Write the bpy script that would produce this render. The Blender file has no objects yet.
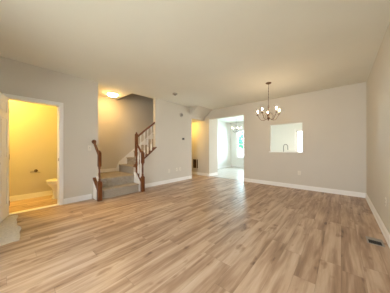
import bpy, bmesh, math, random
from mathutils import Vector, Matrix
random.seed(4)
S = bpy.context.scene
COL = S.collection
PI = math.pi

# ------------------------------------------------------------------ camera, world, exposure
H = 2.72
cam_d = bpy.data.cameras.new('camera'); cam = bpy.data.objects.new('camera', cam_d); COL.objects.link(cam)
cam_d.sensor_width = 36; cam_d.lens = 168/390*36; cam_d.clip_start = .02; cam_d.shift_y = 1.5/390
cam.location = (0, 0, 1.17); cam.rotation_euler = (PI/2, 0, math.radians(41))
S.camera = cam
S.view_settings.view_transform = 'Standard'; S.view_settings.look = 'None'
S.view_settings.gamma = 1; S.view_settings.use_curve_mapping = False
S.view_settings.exposure = 0.55

w = bpy.data.worlds.new('World'); S.world = w; w.use_nodes = True
wn = w.node_tree.nodes; wl = w.node_tree.links
bg = wn['Background']; bg.inputs['Strength'].default_value = 6
bg.inputs['Color'].default_value = (.80, .91, 1.0, 1)

def area(name, loc, rot, sx, sy, power, col):
    d = bpy.data.lights.new(name, 'AREA'); d.shape = 'RECTANGLE'; d.size = sx; d.size_y = sy
    d.energy = power; d.color = col
    o = bpy.data.objects.new(name, d); COL.objects.link(o); o.location = loc; o.rotation_euler = rot
    return o
# daylight through the big front windows behind the camera, and through the kitchen window and patio door
area('front_daylight', (-.85, -1.97, 1.35), (PI/2+.12, 0, 0), 1.7, 1.9, 88, (.96, .95, .95))
area('kitchen_daylight', (-4.04, 9.75, 1.4), (-PI/2, 0, 0), 1.4, 1.55, 85, (.56, .84, 1.0))
area('patio_daylight', (-.9, 9.75, 1.05), (-PI/2, 0, 0), 1.5, 1.9, 130, (1.0, .96, .94))

# ------------------------------------------------------------------ materials
def lin(c):
    return tuple(((v/255)/12.92 if v/255 <= .04045 else ((v/255+.055)/1.055)**2.4) for v in c) + (1,)
class NT:
    def __init__(s, name):
        s.m = bpy.data.materials.new(name); s.m.use_nodes = True
        s.t = s.m.node_tree; s.b = s.t.nodes['Principled BSDF']
    def n(s, typ, **kw):
        x = s.t.nodes.new(typ)
        for k, v in kw.items(): setattr(x, k, v)
        return x
    def l(s, a, b): s.t.links.new(a, b)
    def math(s, op, a, b=None):
        x = s.n('ShaderNodeMath', operation=op)
        for i, v in enumerate((a, b)):
            if v is None: continue
            if isinstance(v, (int, float)): x.inputs[i].default_value = v
            else: s.l(v, x.inputs[i])
        return x.outputs[0]
def pmat(name, rgb, rough=.6, metal=0, var=.04, scale=8, bump=0, bscale=200, spec=.5):
    q = NT(name); b = q.b
    b.inputs['Roughness'].default_value = rough; b.inputs['Metallic'].default_value = metal
    b.inputs['Specular IOR Level'].default_value = spec
    c = lin(rgb)
    tc = q.n('ShaderNodeNewGeometry')
    no = q.n('ShaderNodeTexNoise'); no.inputs['Scale'].default_value = scale; no.inputs['Detail'].default_value = 3
    q.l(tc.outputs['Position'], no.inputs['Vector'])
    r = q.n('ShaderNodeValToRGB')
    r.color_ramp.elements[0].position = .3; r.color_ramp.elements[1].position = .7
    r.color_ramp.elements[0].color = tuple(v*(1-var) for v in c[:3]) + (1,)
    r.color_ramp.elements[1].color = tuple(min(1, v*(1+var)) for v in c[:3]) + (1,)
    q.l(no.outputs['Fac'], r.inputs['Fac']); q.l(r.outputs['Color'], b.inputs['Base Color'])
    if bump:
        n2 = q.n('ShaderNodeTexNoise'); n2.inputs['Scale'].default_value = bscale; n2.inputs['Detail'].default_value = 3
        q.l(tc.outputs['Position'], n2.inputs['Vector'])
        bp = q.n('ShaderNodeBump'); bp.inputs['Strength'].default_value = bump; bp.inputs['Distance'].default_value = .004
        q.l(n2.outputs['Fac'], bp.inputs['Height']); q.l(bp.outputs['Normal'], b.inputs['Normal'])
    return q.m
def emat(name, rgb, strength, base=(255, 250, 240)):
    q = NT(name); q.b.inputs['Base Color'].default_value = lin(base)
    q.b.inputs['Emission Color'].default_value = lin(rgb); q.b.inputs['Emission Strength'].default_value = strength
    return q.m
def glass_mat(name):
    q = NT(name); q.t.nodes.remove(q.b)
    tr = q.n('ShaderNodeBsdfTransparent'); gl = q.n('ShaderNodeBsdfGlossy'); gl.inputs['Roughness'].default_value = .02
    fr = q.n('ShaderNodeFresnel'); fr.inputs['IOR'].default_value = 1.25
    mx = q.n('ShaderNodeMixShader'); q.l(fr.outputs[0], mx.inputs[0]); q.l(tr.outputs[0], mx.inputs[1]); q.l(gl.outputs[0], mx.inputs[2])
    q.l(mx.outputs[0], q.t.nodes['Material Output'].inputs['Surface'])
    return q.m
def plank_mat():
    q = NT('oak_planks'); b = q.b
    W, L = .165, 1.22
    g = q.n('ShaderNodeNewGeometry'); sp = q.n('ShaderNodeSeparateXYZ'); q.l(g.outputs['Position'], sp.inputs[0])
    X, Y = sp.outputs[0], sp.outputs[1]
    u = q.math('DIVIDE', X, W); row = q.math('FLOOR', u); fu = q.math('FRACT', u)
    wn1 = q.n('ShaderNodeTexWhiteNoise', noise_dimensions='1D'); q.l(row, wn1.inputs['W'])
    v = q.math('ADD', q.math('DIVIDE', Y, L), q.math('MULTIPLY', wn1.outputs['Value'], 7.3))
    colm = q.math('FLOOR', v); fv = q.math('FRACT', v)
    cb = q.n('ShaderNodeCombineXYZ'); q.l(row, cb.inputs[0]); q.l(colm, cb.inputs[1])
    wn2 = q.n('ShaderNodeTexWhiteNoise', noise_dimensions='2D'); q.l(cb.outputs[0], wn2.inputs['Vector'])
    idv = wn2.outputs['Value']
    # grain, different on every plank
    cg = q.n('ShaderNodeCombineXYZ'); q.l(q.math('MULTIPLY', X, 13), cg.inputs[0]); q.l(q.math('MULTIPLY', Y, 1.25), cg.inputs[1]); q.l(q.math('MULTIPLY', idv, 60), cg.inputs[2])
    n1 = q.n('ShaderNodeTexNoise'); n1.inputs['Scale'].default_value = 1; n1.inputs['Detail'].default_value = 5; n1.inputs['Distortion'].default_value = .35
    q.l(cg.outputs[0], n1.inputs['Vector'])
    cg2 = q.n('ShaderNodeCombineXYZ'); q.l(q.math('MULTIPLY', X, 42), cg2.inputs[0]); q.l(q.math('MULTIPLY', Y, 3), cg2.inputs[1]); q.l(q.math('MULTIPLY', idv, 90), cg2.inputs[2])
    n2 = q.n('ShaderNodeTexNoise'); n2.inputs['Scale'].default_value = 1; n2.inputs['Detail'].default_value = 3
    q.l(cg2.outputs[0], n2.inputs['Vector'])
    f = q.math('ADD', q.math('ADD', q.math('MULTIPLY', idv, .11), q.math('MULTIPLY', n1.outputs['Fac'], .74)), q.math('MULTIPLY', n2.outputs['Fac'], .23))
    # knots
    ck = q.n('ShaderNodeCombineXYZ'); q.l(q.math('MULTIPLY', X, 9), ck.inputs[0]); q.l(q.math('MULTIPLY', Y, 4), ck.inputs[1]); q.l(q.math('MULTIPLY', idv, 40), ck.inputs[2])
    n3 = q.n('ShaderNodeTexNoise'); n3.inputs['Scale'].default_value = 1; n3.inputs['Detail'].default_value = 2; q.l(ck.outputs[0], n3.inputs['Vector'])
    f = q.math('SUBTRACT', f, q.math('MULTIPLY', q.math('MAXIMUM', q.math('SUBTRACT', n3.outputs['Fac'], .62), 0), 1.6))
    r = q.n('ShaderNodeValToRGB'); cr = r.color_ramp
    cr.elements[0].position = .28; cr.elements[0].color = lin((108, 81, 63))
    cr.elements[1].position = .82; cr.elements[1].color = lin((216, 197, 177))
    e = cr.elements.new(.48); e.color = lin((167, 137, 112)); e = cr.elements.new(.62); e.color = lin((197, 171, 146))
    q.l(f, r.inputs['Fac'])
    # seams
    su = q.math('LESS_THAN', q.math('MINIMUM', fu, q.math('SUBTRACT', 1, fu)), .009)
    sv = q.math('LESS_THAN', q.math('MINIMUM', fv, q.math('SUBTRACT', 1, fv)), .0016)
    sm = q.math('MAXIMUM', su, sv)
    mx = q.n('ShaderNodeMixRGB'); q.l(q.math('MULTIPLY', sm, .28), mx.inputs[0]); q.l(r.outputs['Color'], mx.inputs[1]); mx.inputs[2].default_value = lin((70, 48, 34))
    q.l(mx.outputs[0], b.inputs['Base Color'])
    b.inputs['Roughness'].default_value = .38; b.inputs['Specular IOR Level'].default_value = .5
    bp = q.n('ShaderNodeBump'); bp.inputs['Strength'].default_value = .12; bp.inputs['Distance'].default_value = .002
    q.l(q.math('SUBTRACT', n2.outputs['Fac'], sm), bp.inputs['Height']); q.l(bp.outputs[0], b.inputs['Normal'])
    return q.m
def tile_mat():
    q = NT('kitchen_tiles'); b = q.b
    g = q.n('ShaderNodeNewGeometry'); br = q.n('ShaderNodeTexBrick'); br.offset = 0
    q.l(g.outputs['Position'], br.inputs['Vector']); br.inputs['Scale'].default_value = 1
    br.inputs['Brick Width'].default_value = .33; br.inputs['Row Height'].default_value = .33; br.inputs['Mortar Size'].default_value = .006
    br.inputs['Color1'].default_value = lin((214, 206, 196)); br.inputs['Color2'].default_value = lin((204, 196, 186)); br.inputs['Mortar'].default_value = lin((176, 166, 154))
    q.l(br.outputs['Color'], b.inputs['Base Color']); b.inputs['Roughness'].default_value = .3
    return q.m
def carpet_mat():
    q = NT('carpet'); b = q.b
    g = q.n('ShaderNodeNewGeometry'); n = q.n('ShaderNodeTexNoise'); n.inputs['Scale'].default_value = 60; n.inputs['Detail'].default_value = 6
    q.l(g.outputs['Position'], n.inputs['Vector'])
    r = q.n('ShaderNodeValToRGB'); r.color_ramp.elements[0].position = .36; r.color_ramp.elements[1].position = .64
    r.color_ramp.elements[0].color = lin((134, 125, 113)); r.color_ramp.elements[1].color = lin((204, 193, 176))
    q.l(n.outputs['Fac'], r.inputs[0]); q.l(r.outputs[0], b.inputs['Base Color']); b.inputs['Roughness'].default_value = 1
    b.inputs['Specular IOR Level'].default_value = .1
    n2 = q.n('ShaderNodeTexNoise'); n2.inputs['Scale'].default_value = 350; q.l(g.outputs['Position'], n2.inputs['Vector'])
    bp = q.n('ShaderNodeBump'); bp.inputs['Strength'].default_value = .6; bp.inputs['Distance'].default_value = .008
    q.l(n2.outputs['Fac'], bp.inputs['Height']); q.l(bp.outputs[0], b.inputs['Normal'])
    return q.m
def stain_mat():
    q = NT('stained_oak'); b = q.b
    g = q.n('ShaderNodeNewGeometry'); mp = q.n('ShaderNodeMapping'); mp.inputs['Scale'].default_value = (40, 40, 5)
    q.l(g.outputs['Position'], mp.inputs['Vector']); n = q.n('ShaderNodeTexNoise'); n.inputs['Scale'].default_value = 1.2; n.inputs['Detail'].default_value = 6
    q.l(mp.outputs[0], n.inputs['Vector']); r = q.n('ShaderNodeValToRGB'); r.color_ramp.elements[0].position = .3; r.color_ramp.elements[1].position = .7
    r.color_ramp.elements[0].color = lin((80, 40, 15)); r.color_ramp.elements[1].color = lin((130, 76, 34))
    q.l(n.outputs['Fac'], r.inputs[0]); q.l(r.outputs[0], b.inputs['Base Color']); b.inputs['Roughness'].default_value = .35
    return q.m

M = dict(
    wall=pmat('wall_paint', (209, 203, 191), .75, var=.012, scale=2, bump=.05, bscale=160, spec=.3),
    ceil=pmat('ceiling_paint', (232, 231, 220), .9, var=.02, scale=1.2, bump=.12, bscale=60, spec=.2),
    kwall=pmat('kitchen_wall_paint', (234, 233, 226), .7, var=.01, scale=2, bump=.05, bscale=160, spec=.3),
    trim=pmat('white_trim', (240, 238, 234), .35, var=.01),
    plank=plank_mat(), tile=tile_mat(), carpet=carpet_mat(), oak=stain_mat(),
    white=pmat('white_plastic', (226, 220, 206), .4, var=.01),
    grey=pmat('grey_plastic', (158, 152, 146), .45, var=.02),
    mid=pmat('mid_grey_plastic', (122, 116, 108), .5, var=.02),
    pale=pmat('aged_white_plastic', (178, 171, 160), .5, var=.02),
    dark=pmat('dark_slot', (28, 26, 24), .6, var=.05),
    iron=pmat('bronze_metal', (112, 90, 72), .38, .8, var=.08, scale=30),
    nickel=pmat('brushed_nickel', (176, 170, 162), .3, .9, var=.04, scale=30),
    chrome=pmat('chrome', (205, 205, 205), .12, 1, var=.02),
    porc=pmat('porcelain', (238, 236, 230), .12, var=.01),
    rug=pmat('rug_cloth', (220, 211, 196), .95, var=.10, scale=40, bump=.6, bscale=180, spec=.1),
    counter=pmat('counter_laminate', (212, 204, 192), .3, var=.06, scale=60),
    cab=pmat('cabinet_paint', (228, 224, 216), .4, var=.01),
    grass=pmat('grass', (96, 132, 70), .95, var=.3, scale=6, bump=.5, bscale=60),
    leaf=pmat('leaves', (112, 186, 160), .8, var=.35, scale=5, bump=.8, bscale=30),
    bark=pmat('bark', (96, 78, 62), .95, var=.2, scale=20, bump=.5, bscale=40),
    bulb=emat('lit_bulb', (255, 222, 180), 210),
    kbulb=emat('lit_kitchen_bulb', (255, 220, 190), 18),
    dome=emat('lit_dome', (255, 206, 130), 60),
    bdome=emat('lit_bath_dome', (255, 208, 92), 275),
    hdome=emat('lit_hall_dome', (255, 206, 100), 80),
    faucet=pmat('dark_steel', (120, 116, 110), .3, .6, var=.03),
    glass=glass_mat('window_glass'),
)

# ------------------------------------------------------------------ helpers
def box(bm, x0, x1, y0, y1, z0, z1):
    vs = [bm.verts.new((x, y, z)) for x in (x0, x1) for y in (y0, y1) for z in (z0, z1)]
    for f in ((0, 1, 3, 2), (4, 6, 7, 5), (0, 4, 5, 1), (2, 3, 7, 6), (0, 2, 6, 4), (1, 5, 7, 3)):
        bm.faces.new([vs[i] for i in f])
def prism(bm, pts, axis, a, b):
    """polygon pts extruded along axis from a to b; pts are the two other coordinates in x,y,z order"""
    def P(p, t):
        c = list(p); c.insert(axis, t); return bm.verts.new(c)
    A = [P(p, a) for p in pts]; B = [P(p, b) for p in pts]; n = len(pts)
    bm.faces.new(A); bm.faces.new(B[::-1])
    for i in range(n): bm.faces.new((A[i], B[i], B[(i+1) % n], A[(i+1) % n]))
def obox(bm, p, q, wdt, hgt, up=Vector((0, 0, 1))):
    """bar from p to q"""
    p, q = Vector(p), Vector(q); d = (q-p).normalized(); s = d.cross(up).normalized(); t = s.cross(d)
    vs = [bm.verts.new(e + s*a*wdt/2 + t*b*hgt/2) for e in (p, q) for a, b in ((-1, -1), (1, -1), (1, 1), (-1, 1))]
    bm.faces.new(vs[:4]); bm.faces.new(vs[4:][::-1])
    for i in range(4): bm.faces.new((vs[i], vs[4+i], vs[4+(i+1) % 4], vs[(i+1) % 4]))
def lathe(bm, prof, c=(0, 0, 0), seg=20, sx=1, sy=1, axis='Z'):
    rings = []
    for r, z in prof:
        ring = []
        for i in range(seg):
            a = 2*PI*i/seg; x, y = r*math.cos(a)*sx, r*math.sin(a)*sy
            v = (x, y, z) if axis == 'Z' else ((z, x, y) if axis == 'X' else (x, z, y))
            ring.append(bm.verts.new((v[0]+c[0], v[1]+c[1], v[2]+c[2])))
        rings.append(ring)
    for a, b in zip(rings, rings[1:]):
        for i in range(seg): bm.faces.new((a[i], a[(i+1) % seg], b[(i+1) % seg], b[i]))
    bm.faces.new(rings[0][::-1]); bm.faces.new(rings[-1])
def tube(bm, pts, r, seg=8):
    pts = [Vector(p) for p in pts]; rings = []; prev = None
    for i, p in enumerate(pts):
        d = (pts[min(i+1, len(pts)-1)] - pts[max(i-1, 0)]).normalized()
        ref = prev if prev is not None else (Vector((0, 0, 1)) if abs(d.z) < .9 else Vector((1, 0, 0)))
        s = (ref - d*ref.dot(d)).normalized(); prev = s; t = d.cross(s)
        rr = r[i] if isinstance(r, (list, tuple)) else r
        rings.append([bm.verts.new(p + (s*math.cos(2*PI*k/seg) + t*math.sin(2*PI*k/seg))*rr) for k in range(seg)])
    for a, b in zip(rings, rings[1:]):
        for i in range(seg): bm.faces.new((a[i], a[(i+1) % seg], b[(i+1) % seg], b[i]))
    bm.faces.new(rings[0][::-1]); bm.faces.new(rings[-1])
def obj(name, bm, mat, parent=None, bevel=0, smooth=False, kind=None):
    bmesh.ops.recalc_face_normals(bm, faces=bm.faces)
    me = bpy.data.meshes.new(name); bm.to_mesh(me); bm.free()
    me.materials.append(M[mat]); o = bpy.data.objects.new(name, me); COL.objects.link(o)
    if smooth:
        for p in me.polygons: p.use_smooth = True
    if bevel:
        m = o.modifiers.new('bevel', 'BEVEL'); m.width = bevel; m.segments = 2; m.limit_method = 'ANGLE'; m.angle_limit = math.radians(40)
    if parent: o.parent = parent
    if kind: o['kind'] = kind
    return o
def B(): return bmesh.new()
def struct(name, mat, boxes=(), bevel=0, prisms=()):
    bm = B()
    for b in boxes: box(bm, *b)
    for p in prisms: prism(bm, *p)
    return obj(name, bm, mat, bevel=bevel, kind='structure')
def tag(o, label, cat, group=None):
    o['label'] = label; o['category'] = cat
    if group: o['group'] = group
    return o
def thing(name, label, cat, loc=(0, 0, 0), rz=0, group=None):
    o = bpy.data.objects.new(name, None); COL.objects.link(o); o.location = loc; o.rotation_euler = (0, 0, rz); o.empty_display_size = .1
    return tag(o, label, cat, group)
def part(name, parent, mat, fn, bevel=0, smooth=False):
    bm = B(); fn(bm); return obj(name, bm, mat, parent, bevel, smooth)
def dup(root, loc=None, rz=None, label=None):
    r = root.copy(); COL.objects.link(r)
    if loc is not None: r.location = loc
    if rz is not None: r.rotation_euler = (0, 0, rz)
    if label: r['label'] = label
    for ch in list(root.children):
        c = ch.copy(); COL.objects.link(c); c.parent = r
        for g in ch.children:
            d = g.copy(); COL.objects.link(d); d.parent = c
    return r

# ------------------------------------------------------------------ room shell
XL, XLo, XB, XR, YB, YF = -4.35, -4.46, -5.45, .45, 5.6, -1.75
T = .12
HH = 2.31    # hall ceiling / soffit height
# floors
struct('floor', 'plank', [(-6.6, XR+T, YF-.2, 5.66, -.12, 0)])
struct('floor_kitchen', 'tile', [(-5.35, XR+T, 5.66, 9.55, -.12, 0), ])
struct('trim_1', 'nickel', [(-4.10, -2.59, 5.64, 5.68, 0, .008)], .003)          # strip between wood and kitchen floor
# ceilings
struct('ceiling', 'ceil', [(XLo, XR+T, YF-.2, 9.55, H, H+.15), (-5.6, XLo, -.8, 2.42, H, H+.15), (-5.35, XLo, 5.72, 9.55, H, H+.15)])
struct('ceiling_hall', 'ceil', [(-6.6, XLo, 4.70, 5.6, HH, HH+.06)])
struct('ceiling_stairwell', 'ceil', [(-5.6, XLo+.1, 2.3, 6.5, 5.2, 5.3)])
struct('trim_2', 'wall', prisms=[([(XL, H), (-3.92, H), (XL, 2.44)], 1, 4.70, YB)])   # sloped soffit over the hall opening
# left wall with bathroom doorway, stair opening and hall opening
DY0, DY1, DZ = .07, .776, 2.04
SY0, SY1 = 1.50, 3.13
struct('wall_left', 'wall', [
    (XLo, XL, YF, DY0, 0, H), (XLo, XL, DY0, DY1, DZ, H), (XLo, XL, DY1, SY0, 0, H),
    (XLo, XL, SY1, 4.81, 0, H), (XLo, XL, 4.81, YB, HH, H)],
    prisms=[([(2.46, 0), (SY1, 0), (SY1, .62+.8*(SY1-2.46)), (2.46, .62)], 0, XLo, XL)])
struct('wall_right', 'wall', [(XR, XR+T, YF-.2, 9.55, 0, H)])
PX0, PX1, PZ0, PZ1 = -1.706, -.829, 1.055, 1.90
struct('wall_back', 'wall', [
    (-6.6, -4.10, YB, 5.72, 0, H), (-4.10, -2.59, YB, 5.72, 2.345, H), (-2.59, PX0, YB, 5.72, 0, H),
    (PX0, PX1, YB, 5.72, 0, PZ0), (PX0, PX1, YB, 5.72, PZ1, H), (PX1, XR, YB, 5.72, 0, H)])
struct('wall_closet', 'wall', [(-5.2, -4.10, 5.72, 6.23, 0, H)])
# front wall (behind the camera) with two windows
struct('wall_front', 'wall', [
    (XLo, -1.75, YF-.12, YF, 0, H), (.05, XR, YF-.12, YF, 0, H), (-1.75, .05, YF-.12, YF, 2.3, H), (-1.75, .05, YF-.12, YF, 0, .4)])
# bathroom
struct('wall_bathroom_back', 'wall', [(XB-T, XB, -.8, 1.39, 0, H)])
struct('wall_bathroom_side', 'wall', [(XB, XLo, -.8, -.68, 0, H)])
struct('wall_partition', 'wall', [(XB, XLo, 1.39, 1.50, 0, H)])
# stairwell
struct('wall_stairwell_back', 'wall', [(XB-T, XB, 1.39, 4.70, 0, H), (XB-T, XB, 2.3, 6.5, H, 5.2)])
struct('wall_stairwell_side', 'wall', [(XLo, XLo+.1, 2.3, 6.5, H+.15, 5.2), (XB, XLo, 2.3, 2.42, H+.15, 5.2), (XB, XLo, 6.4, 6.5, H+.2, 5.2), (XB, XLo, 4.72, 4.80, 0, HH)])
# hall
struct('wall_hall', 'wall', [(-6.6, XB, 4.70, 4.81, 0, HH), (-6.72, -6.6, 4.70, 5.72, 0, HH+.06)])
# kitchen walls
KX0, KX1, KZ0, KZ1 = -4.78, -3.30, .60, 2.20
GX0, GX1, GZ = -1.66, -.10, 2.03
struct('wall_kitchen_left', 'kwall', [(-5.32, -5.2, 5.72, 9.52, 0, H)])
struct('wall_kitchen_far', 'kwall', [
    (-5.2, KX0, 9.4, 9.52, 0, H), (KX0, KX1, 9.4, 9.52, 0, KZ0), (KX0, KX1, 9.4, 9.52, KZ1, H),
    (KX1, GX0, 9.4, 9.52, 0, H), (GX0, GX1, 9.4, 9.52, GZ, H), (GX1, XR, 9.4, 9.52, 0, H)])

# baseboards
def baseboard(name, runs, h=.115):
    """runs: (axis, fixed coordinate, sign of the room side, a, b)"""
    bm = B()
    for ax, c, s, a, b in runs:
        for th, z1 in ((.014, h-.02), (.009, h), (.024, .02)):
            lo, hi = sorted((c, c+s*th))
            if ax == 'y': box(bm, lo, hi, a, b, 0, z1)
            else: box(bm, a, b, lo, hi, 0, z1)
    return obj(name, bm, 'trim', bevel=.003, kind='structure')
baseboard('baseboard_left', [('y', XL, 1, YF, DY0-.07), ('y', XL, 1, DY1+.065, 1.36), ('y', XL, 1, 2.545, 4.81)])
baseboard('baseboard_back', [('x', YB, -1, -2.59, XR), ('x', YB, -1, -6.6, -4.10), ('y', -4.10, 1, YB, 6.23), ('x', 6.23, 1, -5.2, -4.1)])
baseboard('baseboard_right', [('y', XR, -1, YF, YB)])
baseboard('baseboard_front', [('x', YF, 1, XL, XR)])
baseboard('baseboard_bathroom', [('y', XB, 1, -.68, 1.39), ('x', -.68, 1, XB, XLo), ('x', 1.39, -1, XB, XLo)])
baseboard('baseboard_kitchen', [('y', -5.2, 1, 6.23, 9.4), ('x', 9.4, -1, -5.2, GX0-.07)])
struct('baseboard_landing', 'trim', [(XB, XB+.014, 1.50, 2.5, .427, .53)], .003)

# bathroom door casing, jamb and leaf
bm = B()
cw = .062
box(bm, XL, XL+.018, DY0-cw, DY0, 0, DZ+cw); box(bm, XL, XL+.018, DY1, DY1+cw, 0, DZ+cw); box(bm, XL, XL+.018, DY0, DY1, DZ, DZ+cw)
box(bm, XLo-.01, XL+.004, DY0, DY0+.012, 0, DZ); box(bm, XLo-.01, XL+.004, DY1-.012, DY1, 0, DZ); box(bm, XLo-.01, XL+.004, DY0, DY1, DZ-.012, DZ)
box(bm, XLo+.03, XLo+.065, DY1-.024, DY1-.012, 0, DZ)
obj('trim_3', bm, 'trim', bevel=.003, kind='structure')
struct('trim_4', 'trim', [(XLo, XL, DY0, DY1, 0, .012)], .004)
door = bpy.data.objects.new('door_1', None); COL.objects.link(door); door['kind'] = 'structure'
door.location = (XL+.03, DY0+.012, .016); door.rotation_euler = (0, 0, math.atan2(-.26, .965))
def leaf(bm):
    LW, LH, t = .70, 2.015, .035
    box(bm, 0, LW, -t+.008, -.008, 0, LH)
    xs = [(.10, .325), (.375, .60)]; zs = [(.22, .82), (1.0, 1.64), (1.74, 1.91)]
    for y0, y1 in ((-.008, 0), (-t, -t+.008)):
        for a, b in ((0, .10), (.325, .375), (.60, LW)): box(bm, a, b, y0, y1, 0, LH)
        for a, b in ((0, .22), (.82, 1.0), (1.64, 1.74), (1.91, LH)):
            for c, d in xs: box(bm, c, d, y0, y1, a, b)
        for c, d in xs:
            for a, b in zs: box(bm, c+.022, d-.022, y0 if y0 > -.02 else y0+.003, y1-.003 if y0 > -.02 else y1, a+.022, b-.022)
part('door_leaf', door, 'trim', leaf, .003)
def knob(bm):
    lathe(bm, [(.03, 0), (.03, .006), (.012, .01), (.012, .035), (.026, .042), (.03, .055), (.022, .068), (.004, .07)], (.64, 0, .93), 16, axis='Y')
    lathe(bm, [(.03, 0), (.03, -.006), (.012, -.01), (.012, -.035), (.026, -.042), (.03, -.055), (.022, -.068), (.004, -.07)], (.64, -.035, .93), 16, axis='Y')
part('door_knob', door, 'nickel', knob, smooth=True)
for z in (.2, 1.0, 1.8):
    part('hinge', door, 'nickel', lambda bm: lathe(bm, [(.006, z-.045), (.006, z+.045)], (-.004, .004, 0), 8))
struct('trim_5', 'iron', [(XL-.06, XL+.002, DY1-.0145, DY1-.012, .90, .96)])   # strike plate

# windows
def window(name, x0, x1, z0, z1, y0, y1, room, cols, rows, sill=True):
    """double-hung window in a wall between y0 and y1; room = y of the room-side face"""
    r = bpy.data.objects.new(name, None); COL.objects.link(r); r['kind'] = 'structure'
    ym = (y0+y1)/2; s = -1 if room < ym else 1
    def frame(bm):
        for a, b, c, d in ((x0, x0+.045, z0, z1), (x1-.045, x1, z0, z1), (x0, x1, z0, z0+.05), (x0, x1, z1-.045, z1), (x0, x1, (z0+z1)/2-.025, (z0+z1)/2+.025)):
            box(bm, a, b, ym-.025, ym+.025, c, d)
    part('window_frame', r, 'trim', frame)
    def munt(bm):
        for i in range(1, cols): 
            x = x0+(x1-x0)*i/cols; box(bm, x-.01, x+.01, ym-.012, ym+.012, z0, z1)
        for j in range(1, rows):
            z = z0+(z1-z0)*j/rows; box(bm, x0, x1, ym-.012, ym+.012, z-.01, z+.01)
    part('muntins', r, 'trim', munt)
    part('pane', r, 'glass', lambda bm: box(bm, x0+.04, x1-.04, ym-.003, ym+.003, z0+.04, z1-.04))
    def cas(bm):
        lo, hi = sorted((room, room+s*.018))
        for a, b, c, d in ((x0-.07, x0, z0-.07, z1+.07), (x1, x1+.07, z0-.07, z1+.07), (x0, x1, z1, z1+.07), (x0, x1, z0-.07, z0)):
            box(bm, a, b, lo, hi, c, d)
    part('window_casing', r, 'trim', cas, .003)
    lo, hi = sorted((room-s*.04, room+s*.05))
    part('window_sill', r, 'trim', lambda bm: box(bm, x0-.09, x1+.09, lo, hi, z0-.005, z0+.02), .004)
window('window_1', -1.75, .05, .4, 2.3, YF-.12, YF, YF, 4, 4)
window('window_2', KX0, KX1, KZ0, KZ1, 9.4, 9.52, 9.4, 4, 4)
# sliding patio door
r = bpy.data.objects.new('door_2', None); COL.objects.link(r); r['kind'] = 'structure'
def pf(bm):
    for a, b in ((GX0, GX0+.07), (GX1-.07, GX1), ((GX0+GX1)/2-.05, (GX0+GX1)/2+.05)): box(bm, a, b, 9.43, 9.49, 0, GZ)
    box(bm, GX0, GX1, 9.43, 9.49, GZ-.07, GZ); box(bm, GX0, GX1, 9.43, 9.49, 0, .10)
    for a, b in ((GX0-.07, GX0), (GX1, GX1+.07)): box(bm, a, b, 9.382, 9.4, 0, GZ+.07)
    box(bm, GX0, GX1, 9.382, 9.4, GZ, GZ+.07)
part('door_frame', r, 'trim', pf, .003)
part('pane', r, 'glass', lambda bm: box(bm, GX0+.06, GX1-.06, 9.457, 9.463, .08, GZ-.06))
part('door_handle', r, 'nickel', lambda bm: box(bm, GX0+.80, GX0+.82, 9.40, 9.43, .95, 1.15), .004)
# pass-through ledge
struct('trim_6', 'trim', [(PX0-.03, PX1+.03, YB-.03, 5.75, PZ0-.022, PZ0+.003)], .004)

# outside ground
struct('ground', 'grass', [(-14, 10, 9.7, 26, -.5, -.25), (-14, 10, -14, -2.2, -.5, -.25)])

# ------------------------------------------------------------------ staircase
RZ = .2135
st = thing('staircase', 'grey carpeted staircase with two steps up to a landing and a flight rising right', 'staircase', (-4.10, 1.97, 0))
def P(name, mat, fn, parent=st, **k):
    o = part(name, parent, mat, fn, **k)
    o.matrix_parent_inverse = Matrix.Translation(-Vector(parent.location)); return o
def step1(bm):
    box(bm, -4.36, -4.10, 1.505, 2.415, 0, RZ-.03); box(bm, -4.36, -4.078, 1.505, 2.415, RZ-.03, RZ)
P('step', 'carpet', step1, bevel=.012)
def landing(bm):
    box(bm, XB, -4.36, 1.502, 2.455, .0, 2*RZ-.03); box(bm, XB, -4.338, 1.502, 2.455, 2*RZ-.03, 2*RZ)
P('landing', 'carpet', landing, bevel=.012)
for i in range(12):
    y = 2.50 + .26*i; z = 2*RZ + RZ*(i+1)
    def stp(bm):
        zb = max(0, z-.55) if i < 8 else z-.3
        if i < 8: zb = max(0, z-.50)
        if y > 4.4: zb = max(zb, HH+.07) if y > 4.44 else zb
        prism(bm, [(y, zb), (y+.26, zb), (y+.26, z), (y-.022, z), (y-.022, z-.03), (y, z-.03)], 0, XB+.016, XLo-.002)
    P('step', 'carpet', stp, bevel=.008)
P('landing', 'carpet', lambda bm: box(bm, XB, XLo, 5.62, 6.4, 2.84, 2*RZ+12*RZ))
P('skirt_board', 'trim', lambda bm: prism(bm, [(2.42, .43), (2.50, .43), (5.62, 2.93), (5.62, 3.22), (2.50, .73), (2.42, .55)], 0, XB, XB+.015), bevel=.002)
# white side boards of the bottom step
def stringer(y0, y1):
    return lambda bm: prism(bm, [(-4.35, 0), (-4.09, 0), (-4.09, .20), (-4.35, .50)], 1, y0, y1)
P('side_board', 'trim', stringer(2.415, 2.46), bevel=.003)
P('side_board', 'trim', stringer(1.455, 1.50), bevel=.003)

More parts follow.
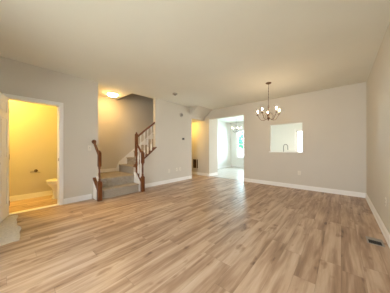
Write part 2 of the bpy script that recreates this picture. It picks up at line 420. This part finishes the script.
# ------------------------------------------------------------------ railings
def newel(bm, z0, zt, zb, zu, ztop, w=.084, wb=None):
    """square base z0..zt, turned zt..zb, square block zb..zu, cap to ztop"""
    h = w/2
    g = (wb or w)/2; box(bm, -g, g, -g, g, z0, zt)
    if g > h: lathe(bm, [(g*.98, zt-.001), (h*.9, zt+.02)], seg=16)
    if zb > zt:
        t = zb-zt
        lathe(bm, [(h*.95, zt-.002), (h*.95, zt+.01), (h*.6, zt+.025), (h*.78, zt+.05), (h*.5, zt+.075), (h*.62, zt+t*.45), (h*.56, zt+t*.7), (h*.5, zb-.06), (h*.78, zb-.045), (h*.6, zb-.02), (h*.95, zb-.01), (h*.95, zb+.002)], seg=16)
    box(bm, -h, h, -h, h, zb, zu)
    lathe(bm, [(h*.9, zu-.002), (h*1.05, zu+.006), (h*1.05, zu+.012), (h*.55, zu+.02), (h*.75, zu+(ztop-zu)*.5), (h*.6, ztop-.012), (.004, ztop)], seg=16)
def rail(p, q):
    def f(bm):
        p_, q_ = Vector(p), Vector(q)
        obox(bm, p_, q_, .05, .03); obox(bm, p_-Vector((0, 0, .024)), q_-Vector((0, 0, .024)), .03, .026)
    return f
def baluster(x, y, z0, z1):
    def f(bm):
        w = .016
        box(bm, x-w, x+w, y-w, y+w, z0, z0+.22)
        L = z1-z0
        lathe(bm, [(.015, z0+.22), (.010, z0+.235), (.016, z0+.26), (.010, z0+.285), (.015, z0+.4), (.010, z1-.13), (.014, z1-.12), (.014, z1-.10)], (x, y, 0), 10)
        box(bm, x-w*.8, x+w*.8, y-w*.8, y+w*.8, z1-.10, z1)
    return f
N1, N2, N3 = (-4.375, 2.505), (-4.03, 2.49), (-4.05, 1.425)
rr = thing('stair_railing', 'stained oak railing with white balusters and two newel posts right of the stairs', 'stair railing', (N2[0], N2[1], 0), group=None)
def PR(name, mat, fn, root, **k):
    o = part(name, root, mat, fn, **k); o.matrix_parent_inverse = Matrix.Translation(-Vector(root.location)); return o
def put(fn, x, y):
    def f(bm):
        fn(bm); bmesh.ops.translate(bm, vec=(x, y, 0), verts=bm.verts)
    return f
PR('newel_post', 'oak', put(lambda bm: newel(bm, 2*RZ+.001, .72, .95, 1.56, 1.62, .07, .085), *N1), rr, bevel=.004)
PR('newel_post', 'oak', put(lambda bm: newel(bm, 0, .40, .76, 1.04, 1.09, .072, .082), *N2), rr, bevel=.004)
HZ = lambda y: 1.475 + .79*(y-2.505)
SZ = lambda y: .62 + .8*(y-2.46)
PR('handrail', 'oak', rail((-4.39, 2.54, HZ(2.54)), (-4.39, 3.13, HZ(3.13))), rr, bevel=.006)
PR('handrail', 'oak', rail((N1[0]+.04, 2.50, 1.27), (N2[0]-.02, 2.49, 1.01)), rr, bevel=.006)
PR('shoe_rail', 'oak', lambda bm: obox(bm, (-4.405, 2.46, SZ(2.46)+.018), (-4.405, 3.16, SZ(3.16)+.018), .15, .032), rr, bevel=.003)
PR('shoe_rail', 'oak', lambda bm: obox(bm, (-4.34, 2.49, .535), (N2[0]-.03, 2.49, .25), .062, .04), rr, bevel=.003)
for y in (2.645, 2.765, 2.885, 3.005):
    PR('baluster', 'trim', baluster(-4.39, y, SZ(y)+.03, HZ(y)-.03), rr)
for x in (-4.255, -4.15):
    zz = .535 - (x+4.34)*.285/.28
    PR('baluster', 'trim', baluster(x, 2.49, zz+.01, 1.27-(x+4.335)*.26/.285-.03), rr)
PR('side_panel', 'trim', lambda bm: prism(bm, [(-4.35, 0), (-4.07, 0), (-4.07, .25), (-4.35, .52)], 1, 2.47, 2.51), rr)

rl = thing('stair_railing', 'short stained oak railing with one newel post left of the stairs', 'stair railing', (N3[0], N3[1], 0))
PR('newel_post', 'oak', put(lambda bm: newel(bm, 0, .42, .76, 1.07, 1.115, .064, .086), *N3), rl, bevel=.004)
PR('handrail', 'oak', rail((XL+.02, 1.41, 1.30), (N3[0]-.02, 1.415, 1.03)), rl, bevel=.006)
PR('rosette', 'oak', lambda bm: lathe(bm, [(.05, 0), (.05, .012), (.04, .02), (.026, .024)], (XL, 1.41, 1.315), 20, axis='X'), rl, smooth=False)
PR('shoe_rail', 'oak', lambda bm: obox(bm, (XL, 1.415, .47), (N3[0]-.03, 1.415, .24), .062, .04), rl, bevel=.003)
PR('side_panel', 'trim', lambda bm: prism(bm, [(XL, 0), (-4.09, 0), (-4.09, .25), (XL, .45)], 1, 1.395, 1.435), rl)

# ------------------------------------------------------------------ ceiling lights
def flush(name, label, loc, mat, r=.15):
    t = thing(name, label, 'ceiling light', loc)
    part('base', t, 'nickel', lambda bm: lathe(bm, [(r*.98, 0), (r*1.02, -.012), (r*.95, -.025)], seg=32))
    part('glass_dome', t, mat, lambda bm: lathe(bm, [(r*.93, -.024), (r*.9, -.04), (r*.75, -.06), (r*.45, -.076), (.01, -.082)], seg=32), smooth=True)
    part('finial', t, 'nickel', lambda bm: lathe(bm, [(.008, -.08), (.012, -.088), (.004, -.1)], seg=12))
    return t
flush('flush_ceiling_light', 'lit round flush dome light on the ceiling above the stair landing', (-4.92, 2.08, H), 'dome')
flush('bathroom_ceiling_light', 'warm round ceiling light inside the small bathroom', (-5.08, -.22, H), 'bdome', .13)
flush('hall_ceiling_light', 'warm round ceiling light in the side hall', (-5.02, 5.15, HH), 'hdome', .11)

# ------------------------------------------------------------------ chandeliers
def chandelier(name, label, loc, drop, R, metal, bulbmat, a0, n=5, candle=True):
    """drop = ceiling to bottom finial"""
    t = thing(name, label, 'chandelier', loc)
    zc = -drop
    part('canopy', t, metal, lambda bm: lathe(bm, [(.065, 0), (.065, -.008), (.05, -.02), (.02, -.032), (.008, -.04)], seg=24), smooth=True)
    def stem(bm):
        lathe(bm, [(.0045, -.035), (.0045, zc+.33)], seg=8)
        for k in range(1, int((drop-.4)/.075)):
            lathe(bm, [(.004, -.04-k*.075), (.009, -.045-k*.075), (.009, -.053-k*.075), (.004, -.058-k*.075)], seg=8)
    part('stem', t, metal, stem)
    part('loop', t, metal, lambda bm: tube(bm, [(.016*math.cos(a), 0, zc+.335+.018*math.sin(a)) for a in [2*PI*i/16 for i in range(17)]], .004, 6), smooth=True)
    part('column', t, metal, lambda bm: lathe(bm, [(.006, zc+.32), (.014, zc+.30), (.006, zc+.28), (.007, zc+.20), (.016, zc+.17), (.022, zc+.14), (.012, zc+.11), (.010, zc+.09), (.030, zc+.075), (.036, zc+.055), (.030, zc+.035), (.012, zc+.02), (.010, zc+.012), (.003, zc)], seg=20), smooth=True)
    arm = None
    for k in range(n):
        a = a0 + 2*PI*k/n
        if arm is None:
            pts = []
            for i in range(19):
                s = i/18; x = .02 + (R-.02)*s
                z = zc + .06 - .050*math.sin(PI*min(1, s*1.18))*1.0 + (.085*((s-.62)/.38)**2 if s > .62 else 0)
                pts.append((x, 0, z))
            zt = pts[-1][2]
            arm = part('arm', t, metal, lambda bm: (tube(bm, pts, .0055, 8), tube(bm, [(.02, 0, zc+.16), (.06, 0, zc+.185), (.10, 0, zc+.16), (.12, 0, zc+.11), (.13, 0, zc+.05), (.12, 0, zc+.02)], .0035, 6)), smooth=True)
            part('candle_cup', arm, metal, lambda bm: lathe(bm, [(.006, zt-.004), (.028, zt+.002), (.032, zt+.010), (.014, zt+.012), (.014, zt+.03)], (R, 0, 0), 16), smooth=True)
            part('candle_sleeve', arm, 'white', lambda bm: lathe(bm, [(.0095, zt+.012), (.0095, zt+.07)], (R, 0, 0), 12))
            part('bulb', arm, bulbmat, lambda bm: lathe(bm, [(.005, zt+.07), (.010, zt+.082), (.012, zt+.093), (.008, zt+.108), (.002, zt+.125)], (R, 0, 0), 12), smooth=True)
            first = arm; arm.rotation_euler = (0, 0, a)
        else:
            c = first.copy(); COL.objects.link(c); c.parent = t; c.rotation_euler = (0, 0, a)
            for g in first.children:
                d = g.copy(); COL.objects.link(d); d.parent = c
    return t
# nearest arm 40 degrees to the right of the line to the camera
chandelier('chandelier', 'bronze five-arm candle chandelier hanging in front of the pass-through wall', (-1.305, 4.17, H), .895, .25, 'iron', 'bulb',
           math.atan2(-4.17, 1.305) + math.radians(40))
chandelier('kitchen_chandelier', 'small pale metal chandelier hanging in the bright room beyond the doorway', (-4.22, 8.22, H), .72, .25, 'nickel', 'kbulb', .3)

# ------------------------------------------------------------------ bathroom things
to = thing('toilet', 'white toilet with closed lid seen through the bathroom doorway', 'toilet', (-5.0, 1.32, 0))
# local: tank at y=0, bowl towards -y
def bowl(bm):
    prof = [(.0, .12, .22, -.345), (.04, .115, .215, -.345), (.10, .10, .20, -.34), (.20, .10, .20, -.345), (.27, .12, .215, -.365), (.32, .16, .23, -.395), (.36, .178, .235, -.41), (.395, .182, .24, -.41)]
    rings = []
    for z, a, b, cy in prof:
        rings.append([bm.verts.new((a*math.cos(2*PI*i/28), cy + b*math.sin(2*PI*i/28)*(1.05 if math.sin(2*PI*i/28) < 0 else 1), z)) for i in range(28)])
    for p, q in zip(rings, rings[1:]):
        for i in range(28): bm.faces.new((p[i], p[(i+1) % 28], q[(i+1) % 28], q[i]))
    bm.faces.new(rings[0][::-1]); bm.faces.new(rings[-1])
    box(bm, -.10, .10, -.30, -.02, 0, .20); box(bm, -.15, .15, -.27, -.01, .20, .395)
part('bowl', to, 'porc', bowl, bevel=.01, smooth=True)
def oval(z0, z1, k=1.0):
    def f(bm):
        pts = [(.19*k*math.cos(2*PI*i/32), -.41 + .245*k*math.sin(2*PI*i/32)*(1.04 if math.sin(2*PI*i/32) < 0 else .95)) for i in range(32)]
        prism(bm, pts, 2, z0, z1)
    return f
part('seat', to, 'porc', oval(.397, .415), bevel=.006)
part('lid', to, 'porc', oval(.416, .437, .99), bevel=.008)
tk = part('tank', to, 'porc', lambda bm: box(bm, -.21, .21, -.205, -.005, .395, .72), bevel=.02)
part('tank_lid', to, 'porc', lambda bm: box(bm, -.22, .22, -.215, 0, .72, .755), bevel=.01)
part('flush_lever', to, 'chrome', lambda bm: (box(bm, -.17, -.10, -.225, -.215, .655, .668), lathe(bm, [(.012, 0), (.012, -.018)], (-.165, -.205, .662), 12, axis='Y')))
tp = thing('toilet_paper_holder', 'small empty metal paper holder on the bathroom wall left of the toilet', 'paper holder', (XB, .53, .62))
part('wall_plate', tp, 'iron', lambda bm: lathe(bm, [(.034, 0), (.034, .008), (.014, .012), (.009, .045), (.014, .05), (.012, .06)], (0, 0, .012), 16, axis='X'), smooth=True)
part('bar', tp, 'nickel', lambda bm: tube(bm, [(.055, 0, .012), (.06, -.085, .010), (.06, -.095, 0), (.06, -.09, -.022), (.06, 0, -.026), (.06, .075, -.026)], .008, 8), smooth=True)

# ------------------------------------------------------------------ small wall and ceiling devices
def plate(name, label, cat, loc, rz, kind, group=None):
    """plate whose face looks along local +x"""
    t = thing(name, label, cat, loc, rz, group)
    part('cover_plate', t, 'white', lambda bm: box(bm, 0, .006, -.036, .036, -.058, .058), bevel=.003)
    if kind == 'outlet':
        for z in (-.022, .022):
            s = part('socket', t, 'white', lambda bm: box(bm, .006, .008, -.017, .017, z-.014, z+.014), bevel=.002)
            part('slots', s, 'dark', lambda bm: (box(bm, .0078, .0086, -.008, -.005, z-.006, z+.007), box(bm, .0078, .0086, .005, .008, z-.006, z+.007), lathe(bm, [(.003, .0078), (.003, .0086)], (0, 0, z-.010), 8, axis='X')))
    elif kind == 'switch':
        part('toggle', t, 'grey', lambda bm: prism(bm, [(.006, -.006), (.006, .012), (.018, .014), (.018, .008)], 1, -.005, .005))
    else:
        part('jack', t, 'dark', lambda bm: lathe(bm, [(.007, .006), (.007, .012)], (0, 0, 0), 12, axis='X'))
    return t
plate('light_switch', 'white light switch plate left of the stair handrail', 'light switch', (XL, 1.32, 1.17), 0, 'switch')
plate('wall_outlet', 'white wall outlet low on the wall right of the stairs, nearest the stairs', 'outlet', (XL, 3.68, .40), 0, 'outlet')
plate('cable_plate', 'white cable plate low on the left wall, between two outlets', 'wall plate', (XL, 4.03, .42), 0, 'jack')
plate('wall_outlet', 'white wall outlet low on the left wall closest to the hall', 'outlet', (XL, 4.19, .42), 0, 'outlet')
plate('wall_outlet', 'white outlet low on the back wall under the pass-through', 'outlet', (-.905, YB, .455), -PI/2, 'outlet')
plate('wall_outlet', 'white outlet low on the right wall above the baseboard', 'outlet', (XR, 3.34, .455), PI, 'outlet')

th = thing('thermostat', 'small grey thermostat on the left wall beside the hall', 'thermostat', (XL, 4.34, 1.50))
part('housing', th, 'mid', lambda bm: box(bm, 0, .022, -.055, .055, -.04, .04), bevel=.006)
part('display', th, 'dark', lambda bm: box(bm, .0215, .024, -.036, .036, -.016, .026))
al = thing('wall_alarm', 'white round alarm with grey centre high on the left wall', 'alarm', (XL, 4.25, 2.36))
part('housing', al, 'pale', lambda bm: lathe(bm, [(.078, 0), (.078, .016), (.07, .03), (.05, .034)], seg=28, axis='X'), smooth=False)
part('grille', al, 'mid', lambda bm: lathe(bm, [(.048, .033), (.044, .039), (.02, .041)], seg=24, axis='X'))
sd = thing('smoke_detector', 'white round smoke detector on the living room ceiling', 'smoke detector', (-3.57, 3.24, H))
part('housing', sd, 'pale', lambda bm: lathe(bm, [(.072, 0), (.072, -.014), (.062, -.03), (.04, -.036)], seg=28))
part('sensor_vent', sd, 'dark', lambda bm: lathe(bm, [(.036, -.035), (.030, -.044), (.01, -.046)], seg=20))

# return air grille in the hall
rg = thing('return_air_grille', 'dark slotted return air grille low on the hall wall', 'air vent', (-4.83, YB, .48))
W_ = .165
def gf(bm):
    for a, b, c, d in ((-W_, -W_+.022, -.215, .215), (W_-.022, W_, -.215, .215), (-W_, W_, -.215, -.193), (-W_, W_, .193, .215), (.055, .09, -.2, .2)): box(bm, a, b, -.012, 0, c, d)
part('frame', rg, 'white', gf, .002)
part('backing', rg, 'dark', lambda bm: box(bm, -W_+.01, W_-.01, -.004, 0, -.205, .205))
def lv(bm):
    for k in range(22):
        z = -.19 + k*.0178; prism(bm, [(-.011, z), (-.003, z+.010), (-.003, z+.012), (-.011, z+.002)], 0, -W_+.02, W_-.02)
part('louvers', rg, 'iron', lv)
# floor registers
def register(name, label, x, y, lx, ly, plate_):
    t = thing(name, label, 'floor vent', (x, y, 0))
    hx, hy = lx/2, ly/2; ix = hx-.018; y0, y1 = -hy+.014, -hy+.014+(ly-.028)*.62
    def fr(bm):
        box(bm, -hx, hx, -hy, y0, 0, .006); box(bm, -hx, hx, y1, hy, 0, .006); box(bm, -hx, -ix, y0, y1, 0, .006); box(bm, ix, hx, y0, y1, 0, .006)
    part('frame', t, plate_, fr, .002)
    part('opening', t, 'dark', lambda bm: box(bm, -ix, ix, y0, y1, 0, .0015))
    def sl(bm):
        n = 7
        for k in range(1, n):
            xx = -ix + 2*ix*k/n; box(bm, xx-.0015, xx+.0015, y0, y1, .001, .005)
        box(bm, -ix, ix, (y0+y1)/2-.003, (y0+y1)/2+.003, .001, .0055)
    part('slats', t, 'dark', sl)
register('floor_register', 'grey metal floor vent with dark slots beside the right wall', .318, 3.06, .15, .205, 'grey')
register('floor_register', 'dark floor vent at the foot of the bright room left wall', -5.0, 7.55, .12, .30, 'grey')

# rug / cloth at the lower left
def rug(bm):
    n, m = 36, 30; grid = []
    x0, x1, y0, y1 = -4.28, -3.07, -1.25, .165
    for i in range(n+1):
        row = []
        for j in range(m+1):
            s, t = i/n, j/m
            x = x0+(x1-x0)*s; y = y0+(y1-y0)*t
            ex = .012*math.sin(t*17)+.008*math.sin(t*31+1); ey = .014*math.sin(s*11+.7)+.008*math.sin(s*23)
            x += ex*(s**3) - ex*((1-s)**3); y += ey*(t**3) - .10*(1-s)*t**2*0
            z = .008+.003*math.sin(x*19+y*7)*math.sin(y*13)
            if t > .97 or s > .97: z = .006+.002*math.sin(x*40+y*40)
            row.append((x, y, z))
        grid.append(row)
    top = [[bm.verts.new(p) for p in r] for r in grid]; bot = [[bm.verts.new((p[0], p[1], .0005)) for p in r] for r in grid]
    for i in range(n):
        for j in range(m):
            bm.faces.new((top[i][j], top[i+1][j], top[i+1][j+1], top[i][j+1])); bm.faces.new((bot[i][j], bot[i][j+1], bot[i+1][j+1], bot[i+1][j]))
    for i in range(n):
        bm.faces.new((top[i][0], bot[i][0], bot[i+1][0], top[i+1][0])); bm.faces.new((top[i][m], top[i+1][m], bot[i+1][m], bot[i][m]))
    for j in range(m):
        bm.faces.new((top[0][j], top[0][j+1], bot[0][j+1], bot[0][j])); bm.faces.new((top[n][j], bot[n][j], bot[n][j+1], top[n][j+1]))
bm = B(); rug(bm); tag(obj('rug', bm, 'rug', smooth=True), 'beige rug with rumpled edge lying before the bathroom door', 'rug')

# ------------------------------------------------------------------ kitchen behind the pass-through
kc = thing('kitchen_cabinet', 'white base cabinet behind the pass-through wall', 'cabinet', (-1.1, 6.03, 0))
part('body', kc, 'cab', lambda bm: (box(bm, -1.2, 1.5, -.30, .27, .1, .87), box(bm, -1.2, 1.5, -.30, .21, 0, .1)))
for k in range(5):
    d = part('door', kc, 'cab', lambda bm: box(bm, -1.19+k*.54, -.67+k*.54, .27, .29, .12, .85), .004)
    part('handle', d, 'nickel', lambda bm: box(bm, -.72+k*.54, -.705+k*.54, .29, .31, .62, .76), .003)
wt = thing('countertop', 'pale countertop seen through the pass-through', 'countertop', (-1.1, 6.03, .87))
part('slab', wt, 'counter', lambda bm: (box(bm, -1.22, -.60, -.305, .30, 0, .04), box(bm, .14, 1.53, -.305, .30, 0, .04), box(bm, -.60, .14, -.305, -.16, 0, .04), box(bm, -.60, .14, .24, .30, 0, .04)))
def sink(bm):
    box(bm, -.60, .14, -.16, .24, .036, .046); 
part('sink', wt, 'chrome', lambda bm: (box(bm, -.60, .14, -.16, .24, -.0, .008), box(bm, -.60, -.585, -.16, .24, 0, .043), box(bm, .125, .14, -.16, .24, 0, .043), box(bm, -.60, .14, -.16, -.145, 0, .043), box(bm, -.60, .14, .225, .24, 0, .043)))
fa = thing('kitchen_faucet', 'dark gooseneck kitchen faucet standing in the pass-through', 'faucet', (-1.36, 5.80, .91), 0)
part('base', fa, 'faucet', lambda bm: lathe(bm, [(.028, 0), (.028, .008), (.018, .02), (.016, .08), (.012, .09)], seg=20), smooth=True)
part('spout', fa, 'faucet', lambda bm: tube(bm, [(0, 0, .08), (0, 0, .30)] + [(.055-.055*math.cos(a), .02*(1-math.cos(a)), .30+.075*math.sin(a)) for a in [PI*i/12 for i in range(1, 13)]] + [(.11, .04, .20)], .010, 10), smooth=True)
part('lever', fa, 'faucet', lambda bm: tube(bm, [(-.01, 0, .06), (-.05, 0, .075), (-.075, 0, .11)], .006, 8), smooth=True)

# ------------------------------------------------------------------ tree outside the kitchen window
def tree(label, x, y, h, r, seed):
    rnd = random.Random(seed)
    t = thing('leafy_tree', label, 'tree', (x, y, -.25))
    part('trunk', t, 'bark', lambda bm: (tube(bm, [(0, 0, 0), (.03, 0, h*.3), (0, .05, h*.55), (.05, 0, h*.8)], [.14, .11, .08, .03], 10), *[tube(bm, [(0, .02, h*.4), (math.cos(a)*r*.5, math.sin(a)*r*.5, h*.65)], [.05, .02], 6) for a in (0, 2, 4)]))
    def crown(bm):
        for k in range(420):
            a = rnd.uniform(0, 2*PI); u = rnd.uniform(-1, 1); q = rnd.uniform(.55, 1)**.6
            c = Vector((math.cos(a)*math.sqrt(1-u*u)*r*q, math.sin(a)*math.sqrt(1-u*u)*r*q, h*.68+u*h*.36*q))
            m = Matrix.Translation(c) @ Matrix.Rotation(rnd.uniform(0, PI), 4, Vector((rnd.random(), rnd.random(), rnd.random()+.1)).normalized()) @ Matrix.Diagonal((rnd.uniform(.12, .24), rnd.uniform(.12, .24), .05, 1))
            bmesh.ops.create_icosphere(bm, subdivisions=1, radius=1, matrix=m)
    part('crown', t, 'leaf', crown)
tree('leafy green tree seen through the window of the far room', -6.0, 13.2, 3.9, 1.5, 1)
